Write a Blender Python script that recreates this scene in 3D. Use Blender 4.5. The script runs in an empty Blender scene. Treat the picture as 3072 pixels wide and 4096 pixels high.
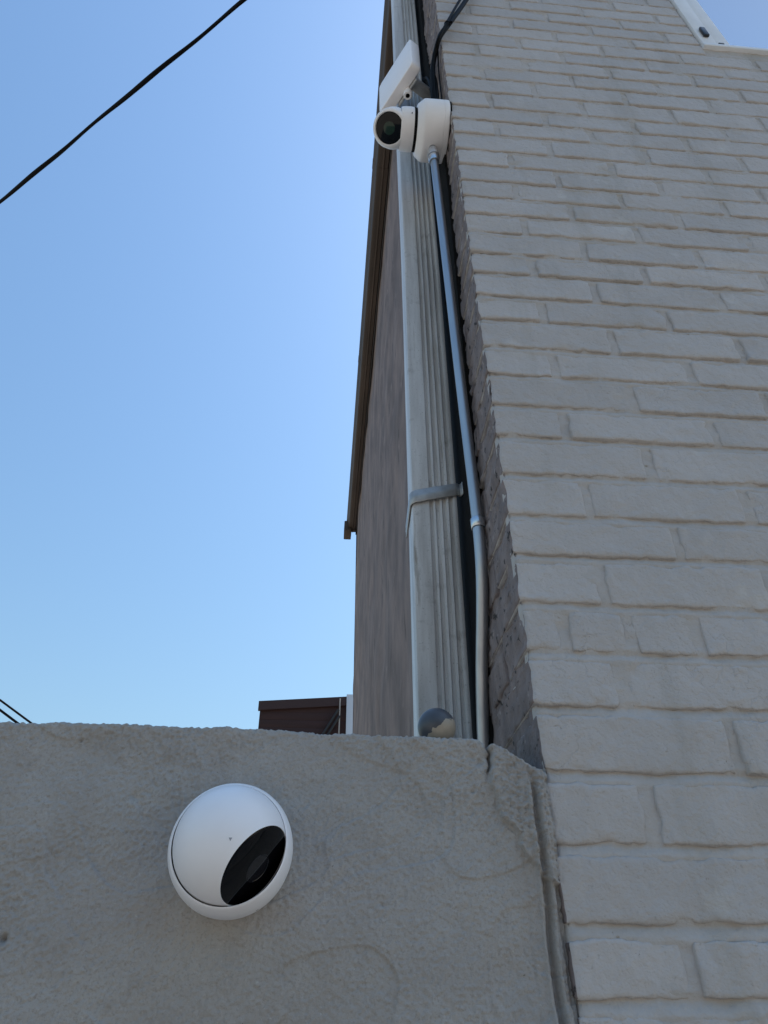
import bpy, bmesh, math, random
import numpy as np
from mathutils import Vector, Matrix

random.seed(7)
RNG = np.random.RandomState(11)
scene = bpy.context.scene
COL = scene.collection

# ------------------------------------------------------------------ camera, sky, sun, exposure
H = 1.60                                   # height of the photographer's phone above the ground
cam_d = bpy.data.cameras.new('camera')
cam = bpy.data.objects.new('camera', cam_d)
COL.objects.link(cam)
cR = Vector((0.99636656, -0.08474795, -0.00845339))
cU = Vector((-0.0441334, -0.59864619, 0.79979684))
cF = Vector((0.07284173, 0.79651775, 0.60021126))
M4 = Matrix((cR, cU, -cF)).transposed().to_4x4()
M4.translation = Vector((0, 0, H))
cam.matrix_world = M4
cam_d.sensor_fit = 'HORIZONTAL'
cam_d.sensor_width = 36.0
cam_d.lens = 2839.7 / 3072 * 36.0
cam_d.clip_start = 0.02
cam_d.clip_end = 3000
scene.camera = cam

SUN_EL, SUN_AZ = math.radians(51), math.radians(66)      # azimuth clockwise from +Y (behind the house, to the right)
world = bpy.data.worlds.new('World')
scene.world = world
world.use_nodes = True
wn = world.node_tree
sky = wn.nodes.new('ShaderNodeTexSky')
sky.sky_type = 'NISHITA'
sky.sun_disc = False
sky.sun_elevation = SUN_EL
sky.sun_rotation = SUN_AZ
sky.altitude = 0
sky.air_density = 2.3
sky.dust_density = 2.0
sky.ozone_density = 10.0
bg = wn.nodes['Background']
wn.links.new(sky.outputs[0], bg.inputs[0])
bg.inputs[1].default_value = 0.15
sun_d = bpy.data.lights.new('sun', 'SUN')
sun_d.energy = 4.6
sun_d.angle = math.radians(0.53)
sun_d.color = (1.0, 0.94, 0.85)
sun = bpy.data.objects.new('sun', sun_d)
COL.objects.link(sun)
sdir = Vector((math.sin(SUN_AZ) * math.cos(SUN_EL), math.cos(SUN_AZ) * math.cos(SUN_EL), math.sin(SUN_EL)))
sun.rotation_euler = (-sdir).to_track_quat('-Z', 'Y').to_euler()
sun.location = sdir * 30
vs = scene.view_settings
vs.view_transform = 'Standard'
vs.look = 'None'
vs.gamma = 1.0
vs.use_curve_mapping = False
vs.exposure = 0.33

# ------------------------------------------------------------------ noise in numpy
def _hash(ix, iy, iz, seed):
    h = (ix.astype(np.int64) * 374761393 + iy.astype(np.int64) * 668265263 + iz.astype(np.int64) * 2147483647 + seed * 974634777)
    h = (h ^ (h >> 13)) * 1274126177
    h = h & 0x7fffffff
    h = (h ^ (h >> 16)) * 2246822519
    return ((h & 0xffffff) / float(0xffffff)) * 2 - 1

def vnoise(x, y, z, seed=0):
    x, y, z = np.broadcast_arrays(np.asarray(x, float), np.asarray(y, float), np.asarray(z, float))
    ix, iy, iz = np.floor(x), np.floor(y), np.floor(z)
    fx, fy, fz = x - ix, y - iy, z - iz
    fx, fy, fz = [f * f * f * (f * (f * 6 - 15) + 10) for f in (fx, fy, fz)]
    o = 0
    for a in (0, 1):
        for b in (0, 1):
            for c in (0, 1):
                w = (fx if a else 1 - fx) * (fy if b else 1 - fy) * (fz if c else 1 - fz)
                o = o + w * _hash(ix + a, iy + b, iz + c, seed)
    return o

def fbm(x, y, z, octs=3, seed=0, gain=.5):
    o, a, s = 0, 1.0, 1.0
    for i in range(octs):
        o = o + a * vnoise(x * s + i * 7.3, y * s + i * 3.1, z * s, seed + i * 17)
        a *= gain
        s *= 2.03
    return o

def smooth(a, b, v):
    t = np.clip((v - a) / (b - a), 0, 1)
    return t * t * (3 - 2 * t)

# ------------------------------------------------------------------ materials
MATS = {}
def mat(name, base, rough=.6, metal=0., var=None, var_scale=8., var_stretch=(1, 1, 1), bump=0., bump_scale=200., bump2=0., bump2_scale=30.,
        spec=.5, coat=0., spots=None, coord='POS', cracks=0., per_object=0.):
    """Principled material; base colour mottled by noise, optional spots ((colour), scale, threshold), bump from noise."""
    m = bpy.data.materials.new(name)
    m.use_nodes = True
    nt = m.node_tree
    N, L = nt.nodes, nt.links
    bs = N['Principled BSDF']
    bs.inputs['Base Color'].default_value = (*base, 1)
    bs.inputs['Roughness'].default_value = rough
    bs.inputs['Metallic'].default_value = metal
    bs.inputs['Specular IOR Level'].default_value = spec
    bs.inputs['Coat Weight'].default_value = coat
    if coord == 'POS':
        g = N.new('ShaderNodeNewGeometry'); vec = g.outputs['Position']
    else:
        g = N.new('ShaderNodeTexCoord'); vec = g.outputs['Object']
    col = None
    if var:
        mp = N.new('ShaderNodeMapping'); L.new(vec, mp.inputs[0]); mp.inputs['Scale'].default_value = var_stretch
        nz = N.new('ShaderNodeTexNoise'); L.new(mp.outputs[0], nz.inputs['Vector'])
        nz.inputs['Scale'].default_value = var_scale; nz.inputs['Detail'].default_value = 6; nz.inputs['Roughness'].default_value = .62
        rp = N.new('ShaderNodeValToRGB'); L.new(nz.outputs[0], rp.inputs[0])
        rp.color_ramp.elements[0].position = .36; rp.color_ramp.elements[1].position = .66
        rp.color_ramp.elements[0].color = (*var, 1); rp.color_ramp.elements[1].color = (*base, 1)
        col = rp.outputs[0]
    for sp in (spots or []):
        nz = N.new('ShaderNodeTexNoise'); L.new(vec, nz.inputs['Vector'])
        if len(sp) > 4:
            mp = N.new('ShaderNodeMapping'); L.new(vec, mp.inputs[0]); mp.inputs['Scale'].default_value = sp[4]; L.new(mp.outputs[0], nz.inputs['Vector'])
        nz.inputs['Scale'].default_value = sp[1]; nz.inputs['Detail'].default_value = 5; nz.inputs['Roughness'].default_value = .6
        rp = N.new('ShaderNodeValToRGB'); L.new(nz.outputs[0], rp.inputs[0])
        rp.color_ramp.elements[0].position = sp[2]; rp.color_ramp.elements[1].position = sp[2] + (sp[3] if len(sp) > 3 else .05)
        mx = N.new('ShaderNodeMix'); mx.data_type = 'RGBA'
        L.new(rp.outputs[0], mx.inputs['Factor'])
        if col is None: mx.inputs['A'].default_value = (*base, 1)
        else: L.new(col, mx.inputs['A'])
        mx.inputs['B'].default_value = (*sp[0], 1)
        col = mx.outputs['Result']
    if per_object:
        oi = N.new('ShaderNodeObjectInfo')
        mr = N.new('ShaderNodeMapRange'); L.new(oi.outputs['Random'], mr.inputs['Value']); mr.inputs['To Min'].default_value = 1 - per_object; mr.inputs['To Max'].default_value = 1 + per_object
        hs = N.new('ShaderNodeHueSaturation'); L.new(col, hs.inputs['Color']); L.new(mr.outputs[0], hs.inputs['Value']); col = hs.outputs[0]
    if col is not None:
        L.new(col, bs.inputs['Base Color'])
    last = None
    for st, sc, dist in ((bump2, bump2_scale, .004), (bump, bump_scale, .001)):
        if st:
            nz = N.new('ShaderNodeTexNoise'); L.new(vec, nz.inputs['Vector'])
            nz.inputs['Scale'].default_value = sc; nz.inputs['Detail'].default_value = 4
            b = N.new('ShaderNodeBump'); b.inputs['Strength'].default_value = st; b.inputs['Distance'].default_value = dist
            L.new(nz.outputs[0], b.inputs['Height'])
            if last is not None: L.new(last, b.inputs['Normal'])
            last = b.outputs[0]
    if cracks:
        # lifted, flaking edges of old paint: distorted cell borders, present only in patches
        n1 = N.new('ShaderNodeTexNoise'); L.new(vec, n1.inputs['Vector']); n1.inputs['Scale'].default_value = 55; n1.inputs['Detail'].default_value = 4
        va = N.new('ShaderNodeVectorMath'); va.operation = 'MULTIPLY_ADD'; L.new(n1.outputs['Color'], va.inputs[0]); va.inputs[1].default_value = (.05, .05, .05); L.new(vec, va.inputs[2])
        vo = N.new('ShaderNodeTexVoronoi'); vo.feature = 'DISTANCE_TO_EDGE'; vo.inputs['Scale'].default_value = 17; L.new(va.outputs[0], vo.inputs['Vector'])
        r1 = N.new('ShaderNodeMapRange'); L.new(vo.outputs['Distance'], r1.inputs['Value']); r1.inputs['From Min'].default_value = 0.0; r1.inputs['From Max'].default_value = .028; r1.inputs['To Min'].default_value = 1; r1.inputs['To Max'].default_value = 0
        n2 = N.new('ShaderNodeTexNoise'); L.new(vec, n2.inputs['Vector']); n2.inputs['Scale'].default_value = 7; n2.inputs['Detail'].default_value = 4
        r2 = N.new('ShaderNodeMapRange'); L.new(n2.outputs[0], r2.inputs['Value']); r2.inputs['From Min'].default_value = .54; r2.inputs['From Max'].default_value = .66
        mu = N.new('ShaderNodeMath'); mu.operation = 'MULTIPLY'; L.new(r1.outputs[0], mu.inputs[0]); L.new(r2.outputs[0], mu.inputs[1])
        b = N.new('ShaderNodeBump'); b.invert = True; b.inputs['Strength'].default_value = cracks; b.inputs['Distance'].default_value = .0012
        L.new(mu.outputs[0], b.inputs['Height'])
        if last is not None: L.new(last, b.inputs['Normal'])
        last = b.outputs[0]
    if last is not None:
        L.new(last, bs.inputs['Normal'])
    MATS[name] = m
    return m

M_PAINT = mat('wall_paint', (.455, .424, .402), .62, var=(.408, .380, .358), var_scale=7, bump=1., bump_scale=300, bump2=.75, bump2_scale=85,
              spots=[((.355, .328, .295), 11, .55, .2, (1, 1, .14)), ((.34, .315, .285), 230, .61, .10), ((.24, .21, .175), 130, .71, .05), ((.49, .466, .436), 13, .62, .14)], cracks=.6, per_object=.055)
M_MORTAR = mat('mortar_paint', (.446, .414, .387), .66, var=(.396, .364, .334), var_scale=14, bump=1., bump_scale=300, bump2=.6, bump2_scale=90,
               spots=[((.355, .325, .285), 11, .55, .2, (1, 1, .14)), ((.27, .225, .17), 70, .67, .06)], cracks=.5)
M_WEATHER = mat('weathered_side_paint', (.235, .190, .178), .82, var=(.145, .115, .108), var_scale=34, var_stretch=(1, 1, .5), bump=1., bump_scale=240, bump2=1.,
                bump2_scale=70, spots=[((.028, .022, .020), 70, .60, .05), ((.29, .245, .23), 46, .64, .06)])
M_STUCCO = mat('stucco_paint', (.382, .359, .332), .85, var=(.328, .306, .283), var_scale=12, bump=1.0, bump_scale=560,
               spots=[((.300, .280, .258), 430, .53, .12), ((.425, .40, .37), 400, .62, .10), ((.275, .245, .215), 20, .63, .14), ((.29, .262, .235), 8, .60, .14, (1, 1, .25)), ((.13, .112, .095), 150, .725, .03)])
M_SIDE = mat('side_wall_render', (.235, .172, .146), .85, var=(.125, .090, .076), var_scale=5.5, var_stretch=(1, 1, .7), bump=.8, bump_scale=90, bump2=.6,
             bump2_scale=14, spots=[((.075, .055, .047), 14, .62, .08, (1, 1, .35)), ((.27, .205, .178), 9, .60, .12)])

# ------------------------------------------------------------------ mesh helpers
def link(name, me, m, parent=None, loc=(0, 0, 0), smooth_ang=None):
    o = bpy.data.objects.new(name, me)
    COL.objects.link(o)
    if m is not None and len(me.materials) == 0:
        me.materials.append(m)
    o.location = loc
    if parent is not None:
        o.parent = parent
    if smooth_ang is not None:
        me.polygons.foreach_set('use_smooth', [True] * len(me.polygons))
        if smooth_ang < 179:
            me.set_sharp_from_angle(angle=math.radians(smooth_ang))
    return o

def tag(o, label=None, cat=None, group=None, kind=None):
    if label: o['label'] = label
    if cat: o['category'] = cat
    if group: o['group'] = group
    if kind: o['kind'] = kind
    return o

def empty(name, loc, label, cat, group=None):
    o = bpy.data.objects.new(name, None)
    o.empty_display_size = .05
    COL.objects.link(o)
    o.location = loc
    return tag(o, label, cat, group)

def mesh(name, v, f):
    me = bpy.data.meshes.new(name)
    me.from_pydata([tuple(p) for p in v], [], f)
    me.update()
    return me

def grid_faces(nu, nv, flip=False, off=0, wrap=False):
    f = []
    for j in range(nv - 1):
        for i in range(nu if wrap else nu - 1):
            a = off + j * nu + i; b = off + j * nu + (i + 1) % nu
            c = b + nu; d = a + nu
            f.append((a, d, c, b) if flip else (a, b, c, d))
    return f

def np_grid_mesh(name, X, Y, Z, keep=None, flip=False):
    """X, Y, Z: 2-D arrays (rows, cols) -> quad mesh, fast."""
    nv, nu = X.shape
    me = bpy.data.meshes.new(name)
    idx = np.arange(nv * nu).reshape(nv, nu)
    q = np.stack([idx[:-1, :-1], idx[:-1, 1:], idx[1:, 1:], idx[1:, :-1]], -1)
    if flip: q = q[..., ::-1]
    if keep is not None: q = q[keep]
    q = q.reshape(-1, 4)
    used = np.unique(q)
    rm = np.full(nv * nu, -1); rm[used] = np.arange(len(used))
    q = rm[q]
    co = np.stack([X.ravel(), Y.ravel(), Z.ravel()], -1)[used]
    me.vertices.add(len(co)); me.vertices.foreach_set('co', co.ravel())
    me.loops.add(q.size); me.loops.foreach_set('vertex_index', q.ravel())
    me.polygons.add(len(q)); me.polygons.foreach_set('loop_start', np.arange(0, q.size, 4)); me.polygons.foreach_set('loop_total', np.full(len(q), 4))
    me.update(calc_edges=True)
    me.polygons.foreach_set('use_smooth', [True] * len(q))
    return me

def box_mesh(name, lo, hi, bevel=0., seg=2):
    bm = bmesh.new()
    bmesh.ops.create_cube(bm, size=1)
    lo, hi = Vector(lo), Vector(hi)
    for v in bm.verts:
        v.co = Vector([(lo[i] + hi[i]) / 2 + v.co[i] * (hi[i] - lo[i]) for i in range(3)])
    if bevel:
        bmesh.ops.bevel(bm, geom=bm.edges[:], offset=bevel, segments=seg, profile=.5, affect='EDGES')
    me = bpy.data.meshes.new(name)
    bm.to_mesh(me); bm.free()
    return me

def frame_of(axis):
    a = Vector(axis).normalized()
    t = Vector((0, 0, 1)) if abs(a.z) < .9 else Vector((1, 0, 0))
    u = t.cross(a).normalized()
    return a, u, a.cross(u).normalized()

def lathe(name, prof, origin=(0, 0, 0), axis=(0, 0, 1), seg=64, close=False):
    """prof: list of (radius, distance along the axis)."""
    a, u, w = frame_of(axis)
    o = Vector(origin)
    v, rings = [], []
    for r, t in prof:
        if r < 1e-6:
            rings.append([len(v)]); v.append(o + a * t)
        else:
            rings.append(list(range(len(v), len(v) + seg)))
            for k in range(seg):
                an = 2 * math.pi * k / seg
                v.append(o + a * t + (u * math.cos(an) + w * math.sin(an)) * r)
    f = []
    for A, B in zip(rings[:-1], rings[1:]):
        for k in range(seg):
            k2 = (k + 1) % seg
            if len(A) == 1 and len(B) == 1: continue
            if len(A) == 1: f.append((A[0], B[k2], B[k]))
            elif len(B) == 1: f.append((A[k], A[k2], B[0]))
            else: f.append((A[k], A[k2], B[k2], B[k]))
    return mesh(name, v, f)

def catmull(pts, n=8):
    P = [Vector(p) for p in pts]
    P = [P[0] * 2 - P[1]] + P + [P[-1] * 2 - P[-2]]
    out = []
    for i in range(1, len(P) - 2):
        for k in range(n):
            t = k / n
            out.append(.5 * ((2 * P[i]) + (P[i + 1] - P[i - 1]) * t + (2 * P[i - 1] - 5 * P[i] + 4 * P[i + 1] - P[i + 2]) * t * t +
                             (3 * P[i] - P[i - 1] - 3 * P[i + 1] + P[i + 2]) * t ** 3))
    out.append(P[-2])
    return out

def tube(name, pts, rad, seg=16, cap=True):
    """rad: number or function of the index fraction -> (radius_u, radius_w, twist)."""
    pts = [Vector(p) for p in pts]
    v, f = [], []
    a0 = (pts[1] - pts[0]).normalized()
    _, u, w = frame_of(a0)
    for i, p in enumerate(pts):
        if i == 0: t = pts[1] - pts[0]
        elif i == len(pts) - 1: t = pts[-1] - pts[-2]
        else: t = pts[i + 1] - pts[i - 1]
        t.normalize()
        u = (u - t * u.dot(t)).normalized(); w = t.cross(u).normalized()
        if callable(rad): ra, rb, tw = rad(i / (len(pts) - 1))
        else: ra = rb = rad; tw = 0
        uu = u * math.cos(tw) + w * math.sin(tw); ww = t.cross(uu)
        for k in range(seg):
            an = 2 * math.pi * k / seg
            v.append(p + uu * math.cos(an) * ra + ww * math.sin(an) * rb)
    f = grid_faces(seg, len(pts), wrap=True)
    if cap:
        f.append(tuple(reversed(range(seg)))); n = len(v)
        f.append(tuple(range(n - seg, n)))
    return mesh(name, v, f)

def extrude_profile(name, prof, path, closed=True):
    """prof: list of (x, y) offsets; path: list of 3-D origins; swept without rotating."""
    v, n = [], len(prof)
    for p in path:
        for q in prof:
            v.append((p[0] + q[0], p[1] + q[1], p[2]))
    f = grid_faces(n, len(path), wrap=closed)
    return mesh(name, v, f)

# ------------------------------------------------------------------ setting: ground
def ground():
    me = mesh('ground', [(-600, -600, 0), (600, -600, 0), (600, 600, 0), (-600, 600, 0)], [(0, 1, 2, 3)])
    m = mat('ground_concrete', (.36, .32, .27), .9, var=(.30, .27, .23), var_scale=.6, bump=.4, bump_scale=60)
    tag(link('ground', me, m), kind='structure')
ground()

# ------------------------------------------------------------------ the brick house
NDOME = (0.7182, -0.3903, -0.5761)
X0, D = 0.2325, 0.7393                       # left corner and front plane of the brickwork
GAP = 0.0125                                 # mortar joint
PITCH = 0.224
ZJ = [2.4127, 2.3408, 2.2702, 2.2031, 2.1298, 2.0591, 1.9881, 1.9179, 1.8398, 1.7609, 1.6925, 1.6251, 1.5506, 1.4858, 1.4199, 1.3573, 1.2954, 1.2316,
      1.1619, 1.1014, 1.0339, 0.9707, 0.8999, 0.8345, 0.7666, 0.7019, 0.6307, 0.5597, 0.4964, 0.4253, 0.3599, 0.2939, 0.222, 0.1522, 0.0816, 0.0237]
HJ = {0: [.324, .552, .773], 1: [.443, .67, .889], 2: [.332, .557, .776, .994], 3: [.448, .677, .897, 1.117], 4: [.327, .555, .781, 1.002],
      5: [.447, .669, .895], 6: [.328, .558, .783, 1.004], 7: [.45, .678, .9], 8: [.334, .558, .782, 1.008], 9: [.455, .669, .892],
      10: [.332, .554, .779], 11: [.445, .667, .891], 12: [.348, .572, .787], 13: [.441, .664, .887], 14: [.343, .566, .786], 15: [.449, .672],
      16: [.346, .57, .8], 17: [.451, .676], 18: [.345, .556, .787], 19: [.448, .68], 20: [.343, .564], 21: [.453, .674], 22: [.344, .569], 23: [.456],
      24: [.338, .569], 25: [.451], 26: [.346, .576], 27: [.458], 28: [.342, .566], 29: [.282, .362, .447], 30: [.339], 31: [.45], 32: [.338],
      33: [.455], 34: [.346]}
WX0, WX1, WZ0, WZ1 = .992, 2.05, 2.2500, 3.75     # window opening (above the camera)

house = empty('brick_house', (2.5, 3, 0), 'pale painted brick house filling the right side, with gutter and white window', 'house')
def hp(o):                                   # parent to the house keeping world coordinates
    o.parent = house
    o.location = Vector(o.location) - house.location
    return o

def edge_params(n, edge):
    """n+1 parameters from 0 to 1, crowded towards both ends."""
    inner = np.linspace(edge, 1 - edge, n - 3)
    return np.concatenate([[0, edge * .25, edge * .6], inner, [1 - edge * .6, 1 - edge * .25, 1]])

def brick_mesh(sx, sy, sz, cx, cy, cz, seed, left_face):
    """A worn, thickly painted brick: rounded box (no back), pushed about by noise. Centre-relative coordinates."""
    r = .0036
    sp = .0050 if cz < 1.0 else .0070
    nx = max(9, int(sx / sp)); nz = max(9, int(sz / sp)); ny = max(5, int(sy / .006)) if left_face else 3
    px = edge_params(nx, min(.3, .009 / sx)); pz = edge_params(nz, .12)
    py = np.linspace(0, 1, ny + 1) ** (1.5)
    V, F, mi = [], [], []
    def add(A, B, fn, flip, mid):
        off = len(V)
        for b in B:
            for a in A:
                V.append(fn(a, b))
        fs = grid_faces(len(A), len(B), flip, off)
        F.extend(fs); mi.extend([mid] * len(fs))
    hx, hy, hz = sx / 2, sy / 2, sz / 2
    add(px, pz, lambda a, b: (-hx + a * sx, -hy, -hz + b * sz), False, 0)            # front
    add(px, py, lambda a, b: (-hx + a * sx, -hy + b * sy, -hz), True, 0)             # underside
    add(px, py, lambda a, b: (-hx + a * sx, -hy + b * sy, hz), False, 0)             # top
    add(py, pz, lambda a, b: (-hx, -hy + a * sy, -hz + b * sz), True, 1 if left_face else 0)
    add(py, pz, lambda a, b: (hx, -hy + a * sy, -hz + b * sz), False, 0)
    P = np.array(V, float)
    inner = np.array([hx - r, hy + 1, hz - r])
    Q = P.copy(); Q[:, 1] = Q[:, 1] + 0
    C = np.clip(Q, [-hx + r, -hy + r, -hz + r], [hx - r, hy, hz - r])
    dv = Q - C
    ln = np.linalg.norm(dv, axis=1, keepdims=True); ln[ln < 1e-9] = 1
    nrm = dv / ln
    P = C + nrm * np.minimum(ln, r)
    # worn corners, wandering edges, slightly hollow or proud face
    wx, wy, wz = P[:, 0] + cx, P[:, 1] + cy, P[:, 2] + cz
    big = fbm(wx * 22, wy * 22, wz * 30, 2, seed)
    fine = fbm(wx * 110, wy * 110, wz * 130, 2, seed + 5)
    edge = smooth(.35, 1.0, np.maximum(np.abs(P[:, 0]) / hx, np.abs(P[:, 2]) / hz))
    P += nrm * ((big * .0009 + fine * .00045) * (1 + edge * .6))[:, None]
    if left_face: P += nrm * (fbm(wx * 60, wy * 60, wz * 60, 3, seed + 77) * .0009 * smooth(.4, 1., -nrm[:, 0]))[:, None]
    grit = fbm(wx * 190, wy * 190, wz * 190, 2, seed + 30)
    P += nrm * (grit * .0007 * edge)[:, None]
    P[:, 2] += (fbm(wx * 26, 0 * wx, wz * 6 + seed, 2, seed + 9) * .0009 + fbm(wx * 120, 0 * wx, wz * 20 + seed, 2, seed + 19) * .0008) * np.sign(P[:, 2]) * edge
    P[:, 0] += fbm(wz * 60, 0 * wx, wx * 3 + seed, 2, seed + 10) * .0016
    tilt = RNG.uniform(-1, 1, 3)
    P[:, 1] += (P[:, 0] / hx * tilt[0] * .0009 + P[:, 2] / hz * tilt[1] * .0007 + tilt[2] * .0010)
    chip = smooth(.40, .8, vnoise(wx * 55, wy * 55, wz * 55, seed + 3)) * smooth(.75, 1., edge)
    P -= nrm * (chip * .0028)[:, None]
    me = bpy.data.meshes.new('brick')
    me.from_pydata(P.tolist(), [], F)
    me.materials.append(M_PAINT); me.materials.append(M_WEATHER)
    me.polygons.foreach_set('material_index', mi)
    me.polygons.foreach_set('use_smooth', [True] * len(F))
    bm = bmesh.new(); bm.from_mesh(me)
    bmesh.ops.remove_doubles(bm, verts=bm.verts, dist=.0004)
    bmesh.ops.recalc_face_normals(bm, faces=bm.faces)
    bm.to_mesh(me); bm.free(); me.update()
    return me

def joints_of(k, xmax):
    if k in HJ: js = list(HJ[k])
    else: js = [.334 if k % 2 == 0 else .449]
    rr = random.Random(k * 13 + 5)
    while js[-1] < xmax:
        js.append(js[-1] + PITCH + rr.uniform(-.005, .005))
    return js

zj = {n: z for n, z in enumerate(ZJ)}
for n in range(1, 9): zj[-n] = zj[0] + .0706 * n
for n in range(1, 5): zj[35 + n] = zj[35] - .068 * n
KMIN, KMAX = -4, 37
def xlim(z): return .40 + .352 * max(z, 0) + .19

def build_front_wall():
    # recessed mortar bed: an uneven sheet behind the bricks, open at the window
    xs = np.concatenate([np.concatenate([[X0 + .0012, X0 + .0028], np.arange(X0 + .007, 1.75, .005)]), np.array([1.8, 2.05, 2.6, 3.4, 4.4, 5.5])])
    zs = np.concatenate([np.array([-H, -1.2, -.8, -.5, -.3]), np.arange(-.2, 2.80, .0036), np.array([2.9, 3.2, 3.75, 3.9])])
    # line the grid up with the window opening
    for val, arr in ((WX0 - .002, xs), (WX1, xs), (WZ0 - .002, zs), (WZ1, zs)):
        arr[np.argmin(np.abs(arr - val))] = val
    X, Z = np.meshgrid(xs, zs)
    fine = fbm(X * 150, Z * 150, 0 * X, 2, 3)
    # bed joints slope from deep under the brick above to nearly flush on the brick below; head joints are dished
    zsort = np.sort(np.array(list(zj.values())))
    Zw = Z + fbm(X * 9, Z * 3, 0 * X, 2, 5) * .0012
    idx = np.clip(np.searchsorted(zsort, Zw), 1, len(zsort) - 1)
    near_z = np.where(np.abs(zsort[idx] - Zw) < np.abs(zsort[idx - 1] - Zw), zsort[idx], zsort[idx - 1])
    t = np.clip((Zw - near_z) / GAP + .5, 0, 1)
    band = np.abs(Zw - near_z) < GAP * .62
    Y = D + np.where(band, .0004 + .0050 * t ** 1.3, .0027) + fbm(X * 28, Z * 36, 0 * X, 3, 4) * .0013 + fine * .0008
    Y[:, 0] = D + .016
    Y[:, 1] += .0015
    cx = (X[:-1, :-1] + X[1:, 1:]) / 2; cz = (Z[:-1, :-1] + Z[1:, 1:]) / 2
    keep = ~((cx > WX0) & (cx < WX1) & (cz > WZ0) & (cz < WZ1))
    me = np_grid_mesh('front_wall', X, Y, Z + H, keep)
    wall = hp(link('front_wall', me, M_MORTAR))
    n = 0
    wl = Vector(house.location) + Vector(wall.location)
    rest = []
    for k in range(-22, 58):
        zt = zj.get(k, zj[-8] + .0706 * (-8 - k) if k < 0 else zj[39] - .068 * (k - 39))
        zb = zj.get(k + 1, zj[-8] + .0706 * (-8 - k - 1) if k < 0 else zj[39] - .068 * (k + 1 - 39))
        if zb > 3.8 or zb < -H: continue
        zc = (zt + zb) / 2
        lim = xlim(zc)
        js = joints_of(k, 5.4)
        edges = [X0 - GAP / 2] + js
        for i in range(len(edges) - 1):
            a, b = edges[i] + GAP / 2, edges[i + 1] - GAP / 2
            rr = random.Random(k * 101 + i)
            a += rr.uniform(-.0015, .0015) if i else 0
            b += rr.uniform(-.0015, .0015)
            top, bot = zt - GAP / 2 + rr.uniform(-.001, .001), zb + GAP / 2 + rr.uniform(-.001, .001)
            # cut at the window
            if top > WZ0 + .01 and bot < WZ1:
                if a < WX0 < b: b = WX0 - .004
                elif a >= WX0 - .001 and b <= WX1: continue
                elif a < WX1 < b: a = WX1 + .004
                if b - a < .02: continue
            elif bot < WZ0 < top and b > WX0:
                if a < WX0 - .03: pass
                top = min(top, WZ0 - .003)
                if top - bot < .012: continue
            near = (KMIN <= k <= KMAX) and a < lim
            depth = .092 if (i or k % 2) else .195
            if not near:
                rest.append((a, b, bot, top)); continue
            depth_used = depth if i == 0 else .03
            c = Vector(((a + b) / 2, D + depth_used / 2, (top + bot) / 2))
            me = brick_mesh(b - a, depth_used, top - bot, c.x, c.y, c.z, (k * 31 + i * 7) % 9973 + 1, i == 0)
            o = link('brick', me, None, wall)
            o.location = c + Vector((0, 0, H)) - wl
            n += 1
        # the brick behind a corner brick that shows its short end to the side
        if KMIN <= k <= 34 and k % 2 == 1:
            y0, y1 = D + .092 + GAP, D + .092 + GAP + .19
            c = Vector((X0 + .015, (y0 + y1) / 2, zc))
            me = brick_mesh(y1 - y0, .03, zt - zb - GAP, c.y, 0, c.z, k * 17 + 4000, False)
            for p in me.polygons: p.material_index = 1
            o = link('brick', me, None, wall)
            o.location = c + Vector((0, 0, H)) - wl
            o.rotation_euler = (0, 0, -math.pi / 2)
            n += 1
    # bricks beyond the view: plain blocks joined together
    V, F = [], []
    for a, b, bot, top in rest:
        y = D + RNG.uniform(-.001, .001); s = len(V); e = .004
        V += [(a, y + .02, bot), (b, y + .02, bot), (b, y + .02, top), (a, y + .02, top),
              (a + e, y, bot + e), (b - e, y, bot + e), (b - e, y, top - e), (a + e, y, top - e)]
        F += [(s + 4, s + 5, s + 6, s + 7), (s, s + 1, s + 5, s + 4), (s + 1, s + 2, s + 6, s + 5), (s + 2, s + 3, s + 7, s + 6), (s + 3, s, s + 4, s + 7)]
    me = mesh('brickwork', [(x, y, z + H) for x, y, z in V], F)
    o = hp(link('brickwork', me, M_PAINT, smooth_ang=30))
    o['kind'] = 'stuff'
    print('bricks', n, 'rest', len(rest))
build_front_wall()

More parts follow.
